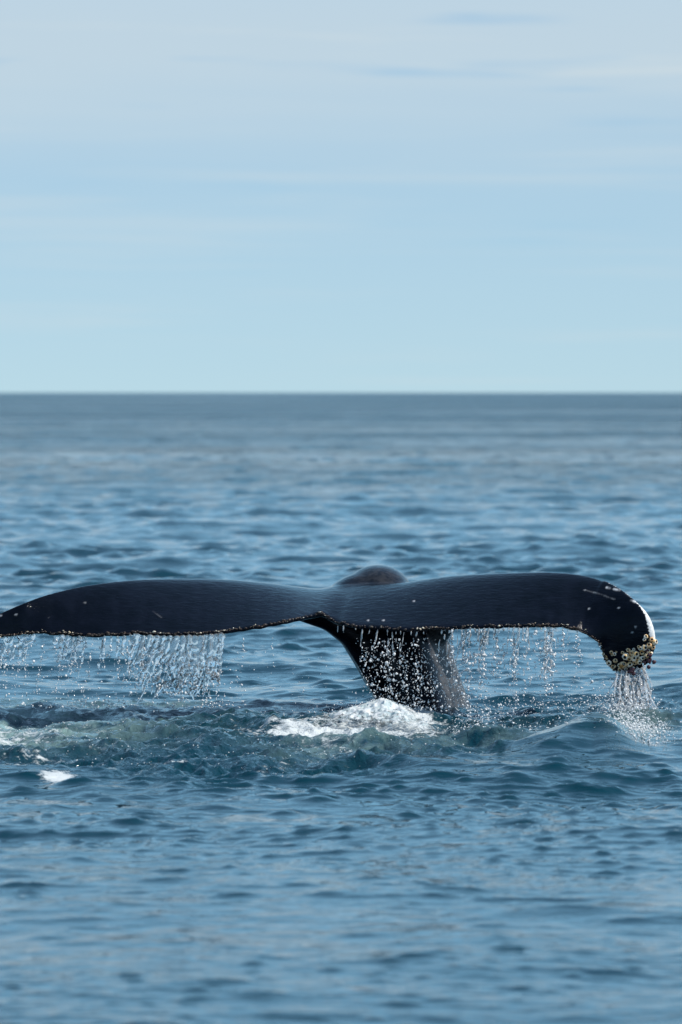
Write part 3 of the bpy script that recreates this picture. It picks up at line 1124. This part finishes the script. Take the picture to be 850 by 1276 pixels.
# --- right fluke drips
fl = Flow()
for x, L, n in ((563, 60, 60), (585, 84, 60), (577, 70, 50), (606, 84, 60), (600, 60, 40), (620, 48, 30), (644, 92, 70), (636, 50, 30), (680, 50, 60), (684, 62, 50), (689, 46, 40), (702, 28, 26), (718, 36, 26), (667, 40, 24), (655, 60, 24)):
    trail(fl, x, 784, 790 + L * 1.15, int(n * 1.5), 3.0, rng.normal(0, .06), .5, 2.1)
    e = edge_at(x)
    fl.fall(e, L * .42 * PXM, .9 * PXM, .5 * PXM, rng.normal(0, .1), .014, .5)
strands(fl, 552, 664, 46, 10, 60, 1.2, .8, -.05, .03)
strands(fl, 574, 592, 9, 30, 70, 1.1, .8, -.05, .02)
strands(fl, 596, 612, 8, 30, 66, 1.1, .8, -.2, .02)
strands(fl, 638, 650, 6, 40, 80, 1.0, .8, 0, .02)
strands(fl, 674, 694, 13, 22, 62, 1.5, .9, 0, .016)
strands(fl, 700, 724, 5, 14, 44, 1.0, .8, 0.05, .03)
for k in range(420):
    x = rng.uniform(548, 760)
    f = rng.random() ** .75
    fl.drop(P(x, 788 + (112 if x < 720 else 120) * f, 38.25 + rng.normal(0, .15)), rdrop(.4, 1.4, 2.2), 1.1)
for k in range(1300):      # low spray above the churned water
    px = rng.uniform(560, 765) if k % 3 else rng.normal(600, 28)
    py = rng.uniform(886, 920)
    X_, Y_ = on_water(px, py)
    fl.drop((X_, Y_, sea_z(px, py) + rng.exponential(.055)), rdrop(.4, 1.8, 2.2), 1)
fl.build('falling_water', M_BROKEN, M_SPRAY, 0.004, 'scattered drops and thin drips falling beneath the right fluke', 'water')

# --- pour from the barnacled tip
fl = Flow()
for k in range(84):
    u = (k + rng.random()) / 84
    x = 768 + 34 * u
    y0 = 836 - 8 * max(0, (x - 790)) / 14
    lean = (x - 782) * 0.011 + rng.normal(0, .07)
    L = rng.uniform(45, 102) if rng.random() < .75 else rng.uniform(14, 45)
    fl.fall(P(x, y0 - 2, 38.22 + rng.normal(0, .04)), L * PXM, 1.7 * PXM, 1.1 * PXM, lean, .05, .7, fwd=-0.7 * L / 100, gap=.26)
for k in range(60):
    f = rng.random()
    x = 780 + rng.normal(0, 10 + 14 * f) + 4 * f
    p0 = P(x, 842 + 80 * f, 38.2 - 0.9 * f + rng.normal(0, .05))
    fl.fall(p0, rng.uniform(.03, .10), 1.2 * PXM, .6 * PXM, rng.normal(0, .7), .02, .5)
for k in range(700):
    f = rng.random() ** .7
    x = 783 + rng.normal(0, 9 + 19 * f) + 3 * f
    fl.drop(P(x, 842 + 92 * f, 38.15 - 1.0 * f + rng.normal(0, .08)), rdrop(.5, 1.8, 2.2), 1 + .6 * rng.random())
for k in range(2200):      # splash foot
    py = rng.uniform(892, 936)
    px = 786 + (py - 900) * .35 + rng.normal(0, 15 + (py - 890) * .25)
    X_, Y_ = on_water(px, py)
    fl.drop((X_, Y_, sea_z(px, py) + rng.exponential(.045)), rdrop(.45, 1.9, 2.2), 1)
for k in range(160):
    x = 745 + rng.normal(0, 16)
    fl.drop(P(x, 885 + rng.normal(0, 20), 38.0 + rng.normal(0, .15)), rdrop(.45, 1.6, 2.2), 1)
fl.build('falling_water', M_BROKEN, M_SPRAY, 0.0045, 'dense stream of water pouring from the barnacled right fluke tip into the sea', 'water')


# ------------------------------------------------------------------ whitewater heaped up before the tail stock
def froth(name, x0, x1, y0, y1, env, res, amp, label, seed):
    gx = np.arange(x0, x1, res)
    gy = np.arange(y0, y1, res * 1.5)
    gX, gY = np.meshgrid(gx, gy)
    # match the swell underneath
    zi, _, _ = waves(gX.astype(np.float32), gY.astype(np.float32), np.float32(0.05), np.float32(0.1), comps + short_c[::3])
    px_ = 425 + FPX * gX / gY
    py_ = 489 + FPX * H / gY
    e = env(px_, py_) * (0.45 + 1.1 * fbm(gX * 3.1, gY * 1.8, seed + 40, 3))
    r1 = 1 - np.abs(2 * fbm(gX * 5, gY * 4, seed, 4, .55) - 1)
    r2 = 1 - np.abs(2 * fbm(gX * 17, gY * 13, seed + 5, 4, .62) - 1) - 0.2
    z = e * (0.05 + 1.05 * r1) + amp * (r2 - 0.5) * np.clip(e * 14, 0, 1) + 0.4 * zi - 0.04
    v = np.stack([gX + 0.35 * amp * (fbm(gX * 17, gY * 13, seed + 8, 2) - .5), gY, z], -1).reshape(-1, 3)
    ix = np.arange(len(v)).reshape(gX.shape)
    f = np.stack([ix[:-1, :-1], ix[:-1, 1:], ix[1:, 1:], ix[1:, :-1]], -1).reshape(-1, 4)
    keep = z.ravel()[f].max(1) > -0.06
    fme = mesh_np(name, v, f[keep], M_FOAM)
    set_attr(fme, 'thickness', np.clip(z / 0.095, 0, 0.86).ravel())
    o = link(name, fme)
    tag(o, label, 'foam', kind='stuff')
    return o


def env_main(px, py):
    cy = np.interp(px, [320, 400, 470, 520, 548], [912, 904, 897, 903, 921])
    hh = np.interp(px, [318, 350, 420, 480, 515, 545, 560], [0, .045, .07, .11, .10, .05, 0])
    return hh * np.exp(-((py - cy) / np.where(py > cy, 11, 9)) ** 2)


xa, _ = on_water(310, 905)
xb, _ = on_water(570, 905)
froth('sea_foam', xa, xb, 36.3, 40.2, env_main, 0.0065, 0.032, 'white churned foam heaped in front of the black tail stock', 3)
froth('sea_foam', *[on_water(p, 962)[0] for p in (48, 106)], 32.4, 33.6, lambda px, py: 0.058 * np.exp(-((px - 76) / 19) ** 2 - ((py - 962) / 4.5) ** 2), 0.007, 0.03, 'small white lump of foam floating alone at far left', 12)
# flecks thrown off the whitewater
cs_, rs_ = [], []
for k in range(5200):
    px = rng.normal(455, 58)
    py = np.interp(px, [320, 400, 470, 520, 548], [910, 898, 884, 890, 912]) + rng.normal(6, 9)
    cs_.append(P(px, py, 38.40 + rng.normal(0, .15)))
    rs_.append(rdrop(.4, 1.5, 2.2))
o = blobs('foam_and_glint_fleck', cs_, rs_, M_SPRAY, None, None, jitter=.3)
tag(o, 'tiny white flecks flying off the foam before the tail stock', 'foam', kind='stuff')

# bubbles riding on the churned water, with white beads added in place of sun glints
w_t = (turb * (0.25 + np.clip(foam, 0, 1) + aer) * dY * dX * (Yg > 30) * (Yg < 42)).ravel()
pick = rng.choice(len(w_t), 2600, p=w_t / w_t.sum())
pts_ = V[pick] + np.stack([rng.normal(0, .01, 2600), rng.normal(0, .02, 2600), 0.002 + 0.02 * rng.random(2600) ** 4], 1)
o = blobs('foam_and_glint_fleck', pts_, np.array([rdrop(.35, 1.3, 2.5) for _ in range(2600)]), M_SPRAY, None, None, jitter=.3)
tag(o, 'white bubbles and stand-in sun glints scattered over the churned dark water', 'foam', kind='stuff')
